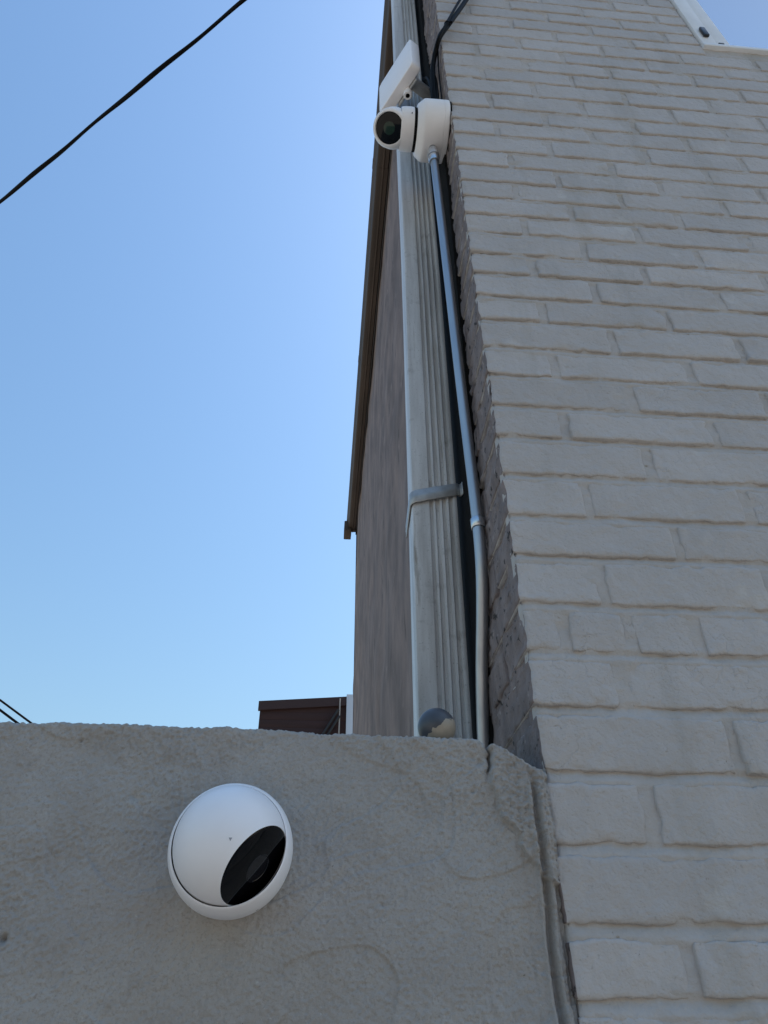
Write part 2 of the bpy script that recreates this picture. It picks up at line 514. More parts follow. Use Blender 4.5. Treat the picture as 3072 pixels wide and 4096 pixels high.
def build_side():
    # mortar behind the return bricks, then the plain rendered side wall running back
    ys = np.arange(D + .004, 1.03, .006); zs = np.arange(-.2, 3.2, .006)
    Yg, Zg = np.meshgrid(ys, zs)
    X = X0 + .0035 - fbm(Yg * 30, Zg * 34, 0 * Yg, 3, 21) * .0025 - fbm(Yg * 150, Zg * 150, 0 * Yg, 2, 22) * .0008
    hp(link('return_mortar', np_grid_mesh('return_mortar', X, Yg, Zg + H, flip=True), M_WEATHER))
    ys = np.concatenate([np.arange(1.02, 5.42, .05)]); zs = np.concatenate([np.arange(-H, 3.88, .05), [3.88]])
    Yg, Zg = np.meshgrid(ys, zs)
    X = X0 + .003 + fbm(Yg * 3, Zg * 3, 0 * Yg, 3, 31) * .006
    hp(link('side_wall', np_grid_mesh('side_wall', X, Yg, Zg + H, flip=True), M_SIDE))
    V, F = [], []  # black strip standing in for the deep shade between downspout, conduit and wall
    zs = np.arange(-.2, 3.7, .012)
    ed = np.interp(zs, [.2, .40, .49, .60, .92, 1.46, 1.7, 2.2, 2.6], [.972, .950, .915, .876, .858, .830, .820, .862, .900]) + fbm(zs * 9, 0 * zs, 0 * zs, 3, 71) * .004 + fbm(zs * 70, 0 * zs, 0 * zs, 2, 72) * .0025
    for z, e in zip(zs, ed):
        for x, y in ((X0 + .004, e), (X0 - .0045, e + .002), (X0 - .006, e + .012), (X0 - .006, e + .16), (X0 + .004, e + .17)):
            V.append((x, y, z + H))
    hp(link('gap_shade_strip', mesh('gap_shade_strip', V, grid_faces(5, len(zs), True)), mat('gap_shade_black', (.012, .011, .010), .95, bump=1., bump_scale=120, spec=.1), smooth_ang=60))
    hp(link('rear_wall', mesh('rear_wall', [(X0, 5.4, 0), (5.5, 5.4, 0), (5.5, 5.4, H + 3.88), (X0, 5.4, H + 3.88)], [(0, 1, 2, 3)]), M_SIDE))
    hp(link('far_side_wall', mesh('far_side_wall', [(5.5, .75, 0), (5.5, 5.4, 0), (5.5, 5.4, H + 3.88), (5.5, .75, H + 3.88)], [(0, 1, 2, 3)]), M_SIDE))
    m = mat('roof_membrane', (.10, .09, .085), .9, bump=.4, bump_scale=80)
    hp(link('roof', box_mesh('roof', (X0 + .002, .70, H + 3.885), (5.55, 5.46, H + 3.97), .006), m))
build_side()

M_BROWN = mat('brown_gutter_metal', (.078, .055, .040), .65, var=(.048, .034, .025), var_scale=18, var_stretch=(1, .15, 1), bump=.2, bump_scale=60)
M_DARKMETAL = mat('dark_fascia', (.05, .045, .042), .6)
def build_gutter():
    zb = H + 3.80
    prof = [(.224, .09), (.224, .006), (.220, 0), (.200, 0), (.197, -.003), (.192, -.003), (.189, 0), (.168, 0), (.160, .004), (.156, .012), (.155, .040),
            (.150, .055), (.141, .068), (.138, .085), (.139, .100), (.146, .100), (.146, .094), (.143, .088), (.148, .074), (.156, .060), (.160, .045), (.162, .012), (.218, .008), (.218, .09)]
    y0, y1 = .62, 5.36
    V = []
    for y in (y0, y1):
        for x, z in prof: V.append((x, y, zb + z))
    n = len(prof)
    F = [(i, (i + 1) % n, n + (i + 1) % n, n + i) for i in range(n)]
    g = hp(link('gutter', mesh('gutter', V, F), M_BROWN, smooth_ang=35))
    gl = Vector(house.location) + Vector(g.location)
    out = [p for p in prof[:16]]
    def band(name, ya, yb, grow, m):
        c = Vector((.182, 0, .05)); V = []
        for y in (ya, yb):
            for x, z in out:
                V.append((c.x + (x - c.x) * grow[0], y, zb + c.z + (z - c.z) * grow[1]))
        n = len(out)
        F = [(i, (i + 1) % n, n + (i + 1) % n, n + i) for i in range(n)] + [tuple(range(n - 1, -1, -1)), tuple(range(n, 2 * n))]
        o = link(name, mesh(name, V, F), m, g, smooth_ang=35)
        o.location = -gl
    for y in (1.95, 3.35): band('seam', y, y + .05, (1.035, 1.03), M_BROWN)
    band('end_cap', 5.335, 5.37, (1.03, 1.06), M_BROWN)
    o = link('bracket', box_mesh('bracket', (.118, 5.30, zb - .035), (.185, 5.45, zb + .075), .006), M_BROWN, g, smooth_ang=40); o.location = -gl
    hp(link('fascia', box_mesh('fascia', (.2255, .66, H + 3.795), (.2325, 5.41, H + 3.90), .002), M_DARKMETAL))
build_gutter()

M_FRAME = mat('white_vinyl', (.74, .76, .78), .35, var=(.68, .70, .72), var_scale=12)
def mat_glass():
    m = bpy.data.materials.new('window_glass'); m.use_nodes = True
    nt = m.node_tree; N, L = nt.nodes, nt.links
    for n in list(N):
        if n.type == 'BSDF_PRINCIPLED': N.remove(n)
    gl = N.new('ShaderNodeBsdfGlossy'); gl.inputs['Roughness'].default_value = .02; gl.inputs['Color'].default_value = (.93, .96, 1, 1)
    tr = N.new('ShaderNodeBsdfTransparent'); tr.inputs['Color'].default_value = (.85, .9, .9, 1)
    lw = N.new('ShaderNodeFresnel'); lw.inputs['IOR'].default_value = 14.0
    mx = N.new('ShaderNodeMixShader')
    L.new(lw.outputs[0], mx.inputs[0]); L.new(tr.outputs[0], mx.inputs[1]); L.new(gl.outputs[0], mx.inputs[2])
    L.new(mx.outputs[0], N['Material Output'].inputs[0])
    return m
M_GLASS = mat_glass()
def build_window():
    yf = D - .006
    z0, z1 = WZ0 + H, WZ1 + H
    w = hp(link('window', box_mesh('window', (WX0 + .0005, yf, z0 + .018), (WX0 + .045, yf + .07, z1), .003), M_FRAME, smooth_ang=40))
    wl = Vector(house.location) + Vector(w.location)
    def sub(name, me, m, sm=40):
        o = link(name, me, m, w, smooth_ang=sm); o.location = -wl; return o
    sub('frame', box_mesh('frame', (WX0 + .0455, yf + .007, z0 + .018), (WX0 + .094, yf + .07, z1), .003), M_FRAME)
    sub('frame', box_mesh('frame', (WX1 - .08, yf + .003, z0 + .018), (WX1 - .001, yf + .07, z1), .003), M_FRAME)
    sub('frame', box_mesh('frame', (WX0 + .0945, yf + .004, z1 - .06), (WX1 - .0805, yf + .07, z1 - .001), .003), M_FRAME)
    sub('sill', box_mesh('sill', (WX0 - .002, yf - .004, z0 + .001), (WX1 + .002, yf + .08, z0 + .0175), .003), M_FRAME)
    sub('pane', box_mesh('pane', (WX0 + .0942, yf + .012, z0 + .0178), (WX1 - .0802, yf + .016, z1 - .0602)), M_GLASS, None)
    mb = mat('sky_tint_blind', (.66, .76, .84), .8)  # blind added behind the glass, tinted blue to imitate the reflected sky
    sub('added_blind', box_mesh('added_blind', (WX0 + .0943, yf + .022, z0 + .0178), (WX1 - .0803, yf + .026, z1 - .0602)), mb, None)
    ml = mat('black_latch_plastic', (.02, .02, .02), .4)
    l = sub('latch', box_mesh('latch', (WX0 + .014, yf - .009, H + 2.315), (WX0 + .031, yf - .0005, H + 2.372), .003), ml)
    sub('latch_slot', box_mesh('latch_slot', (WX0 + .046, yf - .004, z0 + .0185), (WX0 + .062, yf + .0065, z0 + .026), .001), ml)
build_window()

# ------------------------------------------------------------------ low stucco wall in front, left
TOPX = [-2.6, -.6, -.333, -.155, -.069, .083, .165, .1715, .1735, .1790, .1815, .20, .2158, .224, .232]
TOPZ = [.276, .274, .2714, .2688, .2686, .2633, .2597, .2565, .2525, .2530, .2545, .2440, .2340, .2300, .2275]
YS = .7440
def build_stucco():
    xs = np.concatenate([np.linspace(-2.6, -.42, 24), np.arange(-.41, .2350, .00115)])
    top = np.interp(xs, TOPX, TOPZ) + fbm(xs * 55, 0 * xs, 0 * xs, 2, 41) * .0006 + fbm(xs * 300, 0 * xs, 0 * xs, 2, 42) * .0007
    s = np.concatenate([np.linspace(0, .86, 14)[:-1], np.linspace(.86, 1, 235)])
    X = np.repeat(xs[None], len(s), 0)
    Z = -H + (top[None] + H) * s[:, None]
    # relief (metres, positive = out towards the viewer)
    g = fbm(X * 370, Z * 400, 0 * X, 2, 43) * .00105
    g2 = fbm(X * 150, Z * 170, 0 * X, 2, 44) * .00035
    patch = smooth(-.1, .45, fbm(X * 7, Z * 9, 0 * X, 2, 45) + (Z - .17) * 7 + .25)
    line = np.interp(Z, [.12, .1284, .1597, .1877, .235, .30], [.235, .2177, .1956, .1796, .172, .168])
    line = line + fbm(Z * 60, 0 * X, 0 * X, 2, 46) * .004
    smear = smooth(-.0012, .0012, X - line)                      # thick smear of render by the brick corner
    rough = np.clip(patch * .35 + .7 + smear * .5, 0, 1.5)
    big = fbm(X * 6, Z * 8, 0 * X, 3, 47) * .0035 + fbm(X * 22, Z * 26, 0 * X, 2, 48) * .0010
    h = g * rough * 1.15 + g2 * rough + big + smear * .0060 * smooth(.100, .125, Z)
    # trowel ridges: the level steps where one pass ended
    t1 = fbm(X * 4 + 3, Z * 5, 0 * X, 2, 49)
    h += .0017 * smooth(-.012, .012, t1 - .12) - .0014 * smooth(-.012, .012, -t1 - .22)
    t2 = fbm(X * 5 + Z * 4, Z * 9 - X * 3 + 7, 0 * X, 2, 58)
    h += .0018 * smooth(-.01, .02, t2 - .25) + .0016 * smooth(-.008, .008, t2 + .35)
    # grooves and ridges along the joint with the brick corner
    jx = X0 - .0135 + fbm(Z * 18, 0 * Z, 0 * Z, 2, 50) * .0012 - smooth(.12, .24, Z) * .002
    dj = X - jx
    low = smooth(.24, .20, Z) if False else 1 - smooth(.195, .232, Z)
    h += low * (-.0085 * np.exp(-(dj / .0026) ** 2) + .0036 * np.exp(-((dj - .0058) / .0021) ** 2) + .0034 * np.exp(-((dj + .0060) / .0023) ** 2))
    h += low * (-.0012 * np.exp(-((dj + .018) / .0018) ** 2))
    h -= .0045 * smooth(.2285, .2318, X + fbm(Z * 40, 0 * Z, 0 * Z, 2, 61) * .001)
    # crack at the broken top edge
    ckx = .1735 + fbm(Z * 90, 0 * Z, 0 * Z, 2, 51) * .0022 + (Z - .25) * -.05
    ck = np.exp(-((X - ckx) / .0013) ** 2) * smooth(.218, .236, Z)
    h -= ck * .020
    # pits and chips
    for px, pz, pr, pd in [(-.2677, .0762, .0032, .007), (-.1814, .1972, .0045, .0030), (-.176, .1935, .003, .0022), (.1585, .240, .003, .003), (.164, .235, .0035, .003),
                           (-.245, .252, .002, .003), (.02, .187, .002, .002), (.155, .205, .0016, .002), (.058, .110, .0015, .002), (.062, .104, .0012, .002),
                           (-.11, .055, .0022, .002), (.09, .20, .0015, .0016)]:
        h -= pd * np.exp(-(((X - px) ** 2 + (Z - pz) ** 2) / pr ** 2))
    fw = smooth(-.46, -.40, X)
    h = h * fw
    rnd = np.clip((top[None] - Z) / .006, 0, 1)                  # rounded upper arris
    back = (1 - np.sqrt(np.clip(1 - (1 - rnd) ** 2, 0, 1))) * .005
    Y = YS - h + back
    # top surface
    tx = np.repeat(xs[None], 5, 0)
    ty = YS + np.array([.012, .03, .07, .13, .158])[:, None] + 0 * tx
    tz = top[None] + np.array([.0004, .001, .001, -.001, -.006])[:, None] + fbm(tx * 120, ty * 120, 0 * tx, 2, 52) * .0008
    bx = np.repeat(xs[None], 2, 0); by = np.full_like(bx, YS + .16); bz = np.stack([top - .02, 0 * top - H])
    X = np.concatenate([X, tx, bx]); Y = np.concatenate([Y, ty, by]); Z = np.concatenate([Z, tz, bz])
    o = link('stucco_wall', np_grid_mesh('stucco_wall', X, Y, Z + H), M_STUCCO)
    tag(o, 'low pale grey rough stucco wall with a cracked corner, butting against the brick house', 'wall')
build_stucco()

# ------------------------------------------------------------------ shared materials of the fittings
M_WHITE = mat('white_plastic', (.90, .88, .89), .38, var=(.87, .85, .86), var_scale=20, spec=.45)
M_WHITE2 = mat('white_powder_coat', (.84, .82, .82), .5, var=(.80, .78, .78), var_scale=24, spec=.4)
M_BLACK = mat('black_glossy_window', (.003, .003, .004), .05, spec=.28, coat=0.)
M_BLACKM = mat('black_recess', (.006, .006, .006), .8, spec=.1)
M_CABLE = mat('black_cable_jacket', (.004, .004, .0045), .6, spec=.12)
M_GALV = mat('galvanised_steel', (.50, .51, .52), .44, metal=1., var=(.40, .42, .45), var_scale=60, var_stretch=(1, 1, .12), bump=.15, bump_scale=300)
M_ZINC = mat('bright_zinc', (.72, .74, .76), .3, metal=1., var=(.6, .62, .64), var_scale=90)
M_SPOUT = mat('worn_white_downspout_paint', (.66, .66, .65), .42, var=(.40, .385, .365), var_scale=30, var_stretch=(1, 1, .06), bump=.3, bump_scale=420,
              spots=[((.30, .275, .24), 60, .61, .12, (1, 1, .06)), ((.22, .21, .195), 330, .62, .08), ((.33, .315, .295), 26, .60, .16)])
M_STRAP = mat('weathered_strap_metal', (.52, .515, .50), .45, metal=.55, var=(.38, .37, .355), var_scale=40, bump=.3, bump_scale=300)

# ------------------------------------------------------------------ downspout
def build_downspout():
    root = empty('downspout', (.176, .96, H - .3), 'weathered white ribbed downspout running up between the side wall and conduit', 'downspout')
    rl = Vector(root.location)
    # y of the front face against height (the pipe leans slightly out at the foot)
    zz = [-.35, .33, .55, .78, 1.0, 1.3, 1.7, 2.6, 3.4, 3.78]
    yy = [1.012, 1.000, .978, .957, .944, .934, .932, .930, .930, .930]
    W, DP = .080, .052
    # plan: left side, flat, ribs, flat, right side (front is -y)
    prof = [(0, DP), (0, .006), (.0015, .0015), (.006, 0), (.030, 0)]
    for c in (.034, .0455, .057, .0685):
        prof += [(c - .0050, .0002), (c - .0030, .0046), (c + .0012, .0056), (c + .0034, .0006)]
    prof += [(.0750, 0), (.0787, .0015), (.080, .006), (.080, DP)]
    path = []
    for z in np.arange(-.35, 3.79, .06):
        path.append((.1368 + .0006 * math.sin(z * 5), float(np.interp(z, zz, yy)), H + z))
    me = extrude_profile('pipe', prof, path)
    o = link('pipe', me, M_SPOUT, root, smooth_ang=50); o.location = -rl
    # strap: a thin band hugging the front, both ends running back / across to the wall
    y0 = float(np.interp(.765, zz, yy)); zc = H + .768
    x0 = .1368
    line = [(x0 - .0018, y0 + .075, -.002), (x0 - .0022, y0 + .03, -.001), (x0 - .0022, y0 + .006, 0), (x0 - .0005, y0 + .0008, 0), (x0 + .005, y0 - .0020, 0), (x0 + .04, y0 - .0026, .0),
            (x0 + .075, y0 - .0022, .0), (x0 + .0815, y0 - .0002, 0), (x0 + .0830, y0 + .0030, 0), (x0 + .0868, y0 + .0035, 0), (X0 - .0095, y0 + .0025, 0), (X0 - .0068, y0 + .0005, 0), (X0 - .0064, y0 - .004, 0)]
    V, F = [], []
    hh = .0135
    for i, (x, y, dz) in enumerate(line):
        for z, off in ((-hh, 0), (-hh * .9, -.0010), (-.002, -.0008), (0, -.0016), (.002, -.0008), (hh * .9, -.0010), (hh, 0)):
            # outward direction: -x on the left flank, -y elsewhere
            ox, oy = (off, 0) if i < 3 else (0, off)
            V.append((x + ox, y + oy, zc + z + dz + (x - x0 - .045) * .27 - max(0, y - y0 - .008) * .25))
    F = grid_faces(7, len(line), True)
    st = link('strap', mesh('strap', V, F), M_STRAP, root, smooth_ang=60); st.location = -rl
    sm = st.modifiers.new('thick', 'SOLIDIFY'); sm.thickness = .0012; sm.offset = 0
    o = link('screw', lathe('screw', [(0, .0052), (.0020, .0050), (.0034, .0042), (.0042, .0024), (.0042, .0008), (.0052, .0008), (.0052, 0)], (x0 + .050, y0 - .0034, zc + .001), (0, -1, 0), 20), M_STRAP, st, smooth_ang=40)
    o.location = -rl
build_downspout()

# ------------------------------------------------------------------ steel conduit
def build_conduit():
    root = empty('conduit_pipe', (.2235, .96, H), 'thin galvanised steel conduit rising from the stucco wall to the round box', 'conduit')
    rl = Vector(root.location)
    pts = [(.2230, 1.02, -.2), (.2228, .985, .2), (.2230, .962, .334), (.2232, .935, .42), (.2234, .900, .49), (.2233, .876, .545), (.2228, .864, .60), (.2215, .859, .68), (.2150, .846, .92),
           (.2090, .832, 1.20), (.2030, .819, 1.46), (.1975, .807, 1.68), (.197, .806, 1.70)]
    pts = [(x, y, z + H) for x, y, z in pts]
    o = link('pipe', tube('pipe', catmull(pts, 8), .0089, 24), M_GALV, root, smooth_ang=60); o.location = -rl
    d = (Vector(pts[-1]) - Vector(pts[-3])).normalized()
    e = Vector(pts[-2])
    o = link('connector', lathe('connector', [(.0093, -.034), (.0118, -.034), (.0125, -.031), (.0125, -.020), (.0114, -.0185), (.0114, -.013), (.0140, -.012), (.0140, -.003), (.0125, -.002), (.0125, .012)], e - d * .022, d, 32), M_ZINC, root, smooth_ang=35)
    o.location = -rl
    # one-hole clamp just above the bend
    c = Vector((.2226, .8612, H + .634)); ax = Vector((-.06, -.10, 1)).normalized()
    V = []; F = []
    a, u, w = frame_of(ax)
    n = 15
    for t in (-.0085, -.0075, .0075, .0085):
        for k in range(n):
            an = math.radians(-60 + 300 * k / (n - 1))
            dd = Vector((-math.cos(an - 1.35), -math.sin(an + .2), 0))
            dirv = (Vector((-1, 0, 0)) * math.cos(an - 1.9) + Vector((0, -1, 0)) * math.sin(an - 1.0 + .15))
            dirv = Vector((math.cos(an + 2.2), math.sin(an + 2.2), 0))
            V.append(c + ax * t + dirv * (.0113 if abs(t) < .008 else .0103))
    F = grid_faces(n, 4)
    cl = link('clamp', mesh('clamp', V, F), M_ZINC, root, smooth_ang=60); cl.location = -rl
    s = cl.modifiers.new('thick', 'SOLIDIFY'); s.thickness = .0012
    o = link('clamp_tab', box_mesh('clamp_tab', (.2180, .8440, H + .621), (.2312, .8462, H + .648), .0010, 2), M_ZINC, cl, smooth_ang=40); o.location = -rl
    o = link('clamp_screw', lathe('clamp_screw', [(0, .0022), (.0022, .0018), (.0030, 0)], (.2262, .8440, H + .637), (0, -1, 0), 16), M_STRAP, cl, smooth_ang=40); o.location = -rl
build_conduit()

# ------------------------------------------------------------------ junction box and turret camera
BY, BZ = .800, H + 1.750
def build_junction_box():
    root = empty('junction_box', (X0, BY, BZ), 'round white junction box on the brick corner behind the turret camera', 'junction box')
    rl = Vector(root.location)
    ax = (-1, 0, 0)
    prof = [(.060, .000), (.0665, .000), (.0680, .0015), (.0682, .010), (.0682, .0112), (.0672, .0118), (.0672, .0128), (.0682, .0134), (.0680, .052), (.0672, .0575), (.0650, .0605), (.056, .0715), (.0535, .0728), (0, .0728)]
    o = link('housing', lathe('housing', prof, (X0 - .001, BY, BZ), ax, 96), M_WHITE2, root, smooth_ang=35); o.location = -rl
    h = o
    # flat-bottomed hub for the conduit
    me = box_mesh('conduit_hub', (.1785, BY - .026, BZ - .0745), (.2190, BY + .040, BZ - .045), .006, 3)
    o = link('conduit_hub', me, M_WHITE2, h, smooth_ang=40); o.location = -rl
    o = link('hub_ring', lathe('hub_ring', [(.0130, -.004), (.0175, -.004), (.0180, -.0025), (.0180, .010)], (.1975, BY + .006, BZ - .0745), (0, 0, 1), 40), M_WHITE2, h, smooth_ang=40); o.location = -rl
    o = link('screw_hole', lathe('screw_hole', [(0, .0004), (.0024, .0004), (.0024, -.001)], (.1775, BY - .0640, BZ - .0235), Vector((-.0, -.64, -.235)), 16), M_STRAP, h); o.location = -rl
    o = link('latch_tab', box_mesh('latch_tab', (.1545, BY + .036, BZ - .062), (.1720, BY + .054, BZ - .040), .003, 2), M_WHITE2, h, smooth_ang=40); o.location = -rl
    # dark contact ring against the bricks
    o = link('dark_contact_ring', lathe('dark_contact_ring', [(.058, -.0045), (.0655, -.0045), (.0655, .0), (.058, .0)], (X0 - .001, BY, BZ), ax, 64), M_BLACKM, root, smooth_ang=40); o.location = -rl
build_junction_box()

def sphere_cap_parts(c, n, R, rw, bulge, seg=64):
    """Profiles about axis n through c: shell of radius R cut at window radius rw; window with a shallow bulge."""
    d = math.sqrt(R * R - rw * rw)
    a1 = math.asin(rw / R)
    shell = [(R * math.sin(a), R * math.cos(a)) for a in np.linspace(math.pi, a1 + .045, 40)]
    shell[0] = (0, -R)
    rr, dd = shell[-1]
    shell += [(rw * 1.003, d + .0003), (rw * .994, d + .0003), (rw * .985, d - .0008)]
    win = [(rw * .992, d - .0010), (rw * .985, d - .0002)]
    for t in np.linspace(.96, 0, 18):
        win.append((rw * t, d + bulge * (1 - t * t)))
    win[-1] = (0, d + bulge)
    return lathe('eyeball', shell, c, n, seg), lathe('window', win, c, n, seg), d

def build_turret():
    root = empty('turret_camera', (.155, BY, BZ), 'white turret camera with round black face looking down from the junction box', 'security camera')
    rl = Vector(root.location)
    def part(name, me, m, parent=None, sm=40):
        o = link(name, me, m, parent or root, smooth_ang=sm); o.location = -rl if parent is None or parent.type == 'EMPTY' else (0, 0, 0)
        if parent is not None and parent.type != 'EMPTY': o.location = (0, 0, 0)
        return o
    ax = (-1, 0, 0)
    bx = .1587
    part('base_plate', lathe('base_plate', [(0, 0), (.0475, 0), (.0475, .0075), (.040, .0078)], (bx, BY, BZ), ax, 64), M_BLACKM)
    prof = [(.044, .0066), (.0472, .0066), (.0482, .0080), (.0486, .016), (.0484, .026), (.0474, .034), (.0462, .0375), (.0450, .0378), (.0440, .0365), (.0435, .030), (.0435, .02)]
    col = part('collar', lathe('collar', prof, (bx, BY, BZ), ax, 80), M_WHITE2)
    c = Vector((.1055, BY, BZ))
    n = Vector((-.36, -.38, -.85)).normalized()
    sh, wi, d = sphere_cap_parts(c, n, .0455, .0345, .0030)
    e = part('eyeball', sh, M_WHITE2, None, 35)
    part('rim', lathe('rim', [(.0347, d - .002), (.0347, d + .0032), (.0355, d + .0039), (.0382, d + .0030), (.0412, d - .0008), (.0432, d - .0060), (.0438, d - .0130), (.0428, d - .0140)], c, n, 64), M_WHITE2, e, 50)
    w = part('black_window', wi, M_BLACK, None, 60)
    ml = mat('green_coated_lens', (.012, .030, .020), .06, spec=.4)
    part('lens', lathe('lens', [(.0140, d + .0022), (.0140, d + .00275), (.0120, d + .0031), (.006, d + .0036), (0, d + .0038)], c + n * 0, n, 32), ml, w, 60)
    part('pin_hole', lathe('pin_hole', [(0, .0003), (.0013, .0003), (.0013, -.001)], (bx - .014, BY - .0472, BZ - .0186), Vector((0, -.93, -.366)), 12), M_BLACKM, col)
build_turret()

# ------------------------------------------------------------------ flat panel above the turret camera
def build_panel():
    A = Vector((.159, .780, H + 2.083)); L = Vector((-.077, .134, 0)); ln = L.length; L.normalize()
    T = Vector((.134, .077, 0)).normalized(); Zv = Vector((0, 0, 1))
    root = empty('panel_antenna', tuple(A), 'flat white rectangular panel unit on a bracket above the turret camera', 'antenna')
    rot = Matrix((L, -T, Zv)).transposed()
    root.rotation_euler = rot.to_euler()
    hgt, th, r = .168, .029, .016
    bm = bmesh.new()
    vs_ = []
    for (cx, cz, a0) in ((r, r, 180), (ln - r, r, 270), (ln - r, hgt - r, 0), (r, hgt - r, 90)):
        for k in range(9):
            an = math.radians(a0 + 90 * k / 8)
            vs_.append(bm.verts.new((cx + r * math.cos(an), 0, cz + r * math.sin(an))))
    f = bm.faces.new(vs_)
    g = bmesh.ops.extrude_face_region(bm, geom=[f])
    for v in g['geom']:
        if isinstance(v, bmesh.types.BMVert): v.co.y -= th
    bmesh.ops.recalc_face_normals(bm, faces=bm.faces)
    rim = [e for e in bm.edges if abs(e.verts[0].co.y - e.verts[1].co.y) < 1e-6]
    bmesh.ops.bevel(bm, geom=rim, offset=.0025, segments=3, profile=.5, affect='EDGES')
    me = bpy.data.meshes.new('panel'); bm.to_mesh(me); bm.free()
    link('panel', me, M_WHITE, root, smooth_ang=35)
    # swivel knob under the back edge, with a dark socket facing down
    k = link('swivel_knob', lathe('swivel_knob', [(.0056, -.026), (.0100, -.026), (.0118, -.023), (.0122, -.012), (.0115, .004), (.0090, .010)], (.064, -.034, -.002), (0.0, -0.10, 1), 32), M_WHITE2, root, smooth_ang=40)
    link('knob_socket', lathe('knob_socket', [(.0057, -.026), (.0057, -.012), (0, -.012)], (.064, -.034, -.002), (0.0, -0.10, 1), 24), M_BLACKM, k)
    b = link('bracket', box_mesh('bracket', (.030, -th - .070, .012), (.060, -th - .0005, .030), .003, 2), M_STRAP, root, smooth_ang=40)
    link('bracket_plate', box_mesh('bracket_plate', (.024, -th - .006, -.012), (.105, -th - .0008, .060), .002, 2), M_STRAP, b, smooth_ang=40)
build_panel()

# ------------------------------------------------------------------ cables beside the panel
def cable(name, pts, rad, label, seg=14, n=8):
    pts = [(x, y, z + H) for x, y, z in pts]
    o = link(name, tube(name, catmull(pts, n), rad, seg), M_CABLE, smooth_ang=60)
    return tag(o, label, 'cable')
cable('black_cable', [(.2120, .800, 1.79), (.2099, .797, 1.90), (.2095, .787, 2.00), (.2125, .776, 2.055), (.2180, .755, 2.092), (.2275, .7265, 2.118), (.2521, .7160, 2.1749), (.3123, .7140, 2.3586), (.42, .7150, 2.72), (.60, .7160, 3.25), (.72, .7180, 3.85)],
      .0064, 'thick black cable curving from the junction box up across the brick corner')
cable('black_cable', [(.2185, .797, 1.79), (.2150, .792, 1.92), (.2140, .782, 2.01), (.2150, .772, 2.055), (.2180, .748, 2.095), (.2235, .722, 2.1022), (.2465, .7100, 2.1709), (.2944, .7100, 2.3475), (.40, .7115, 2.72), (.585, .7130, 3.25), (.70, .7180, 3.85)],
      .0036, 'thin black cable beside the thick one, bending away at the cable tie')
cable('black_cable', [(.2190, .797, 1.79), (.2205, .791, 1.93), (.2200, .789, 2.00), (.2170, .787, 2.028), (.2110, .787, 2.020), (.2070, .789, 1.97), (.2055, .794, 1.88), (.205, .80, 1.79)],
      .0036, 'black cable looped back down just above the junction box')
cable('black_cable', [(.2290, .786, 1.80), (.2275, .782, 1.93), (.2265, .775, 2.02), (.2250, .755, 2.10), (.2235, .735, 2.135), (.238, .7225, 2.168), (.262, .7225, 2.23)],
      .0020, 'slim black wire against the brick corner behind the other cables')
cable('black_cable', [(.2335, .990, 3.70), (.2300, .986, 3.2), (.2270, .985, 2.76), (.2285, .978, 2.60), (.2290, .965, 2.47), (.2250, .91, 2.33), (.2200, .86, 2.17), (.215, .82, 1.90), (.214, .81, 1.80)],
      .0036, 'black cable hanging down the gap beside the ribbed downspout')
def cable_tie():
    c = Vector((.2485, .7132, H + 2.1700)); a = Vector((.06, -.002, .16)).normalized()
    o = link('cable_tie', lathe('cable_tie', [(.0070, -.003), (.0086, -.003), (.0090, -.002), (.0090, .002), (.0086, .003), (.0070, .003)], c, a, 24), M_CABLE, smooth_ang=40)
    tag(o, 'small black cable tie bundling the two cables on the bricks', 'cable tie')
    link('buckle', box_mesh('buckle', (c.x + .006, c.y - .010, c.z - .006), (c.x + .012, c.y - .004, c.z + .002), .001), M_CABLE, o)
cable_tie()

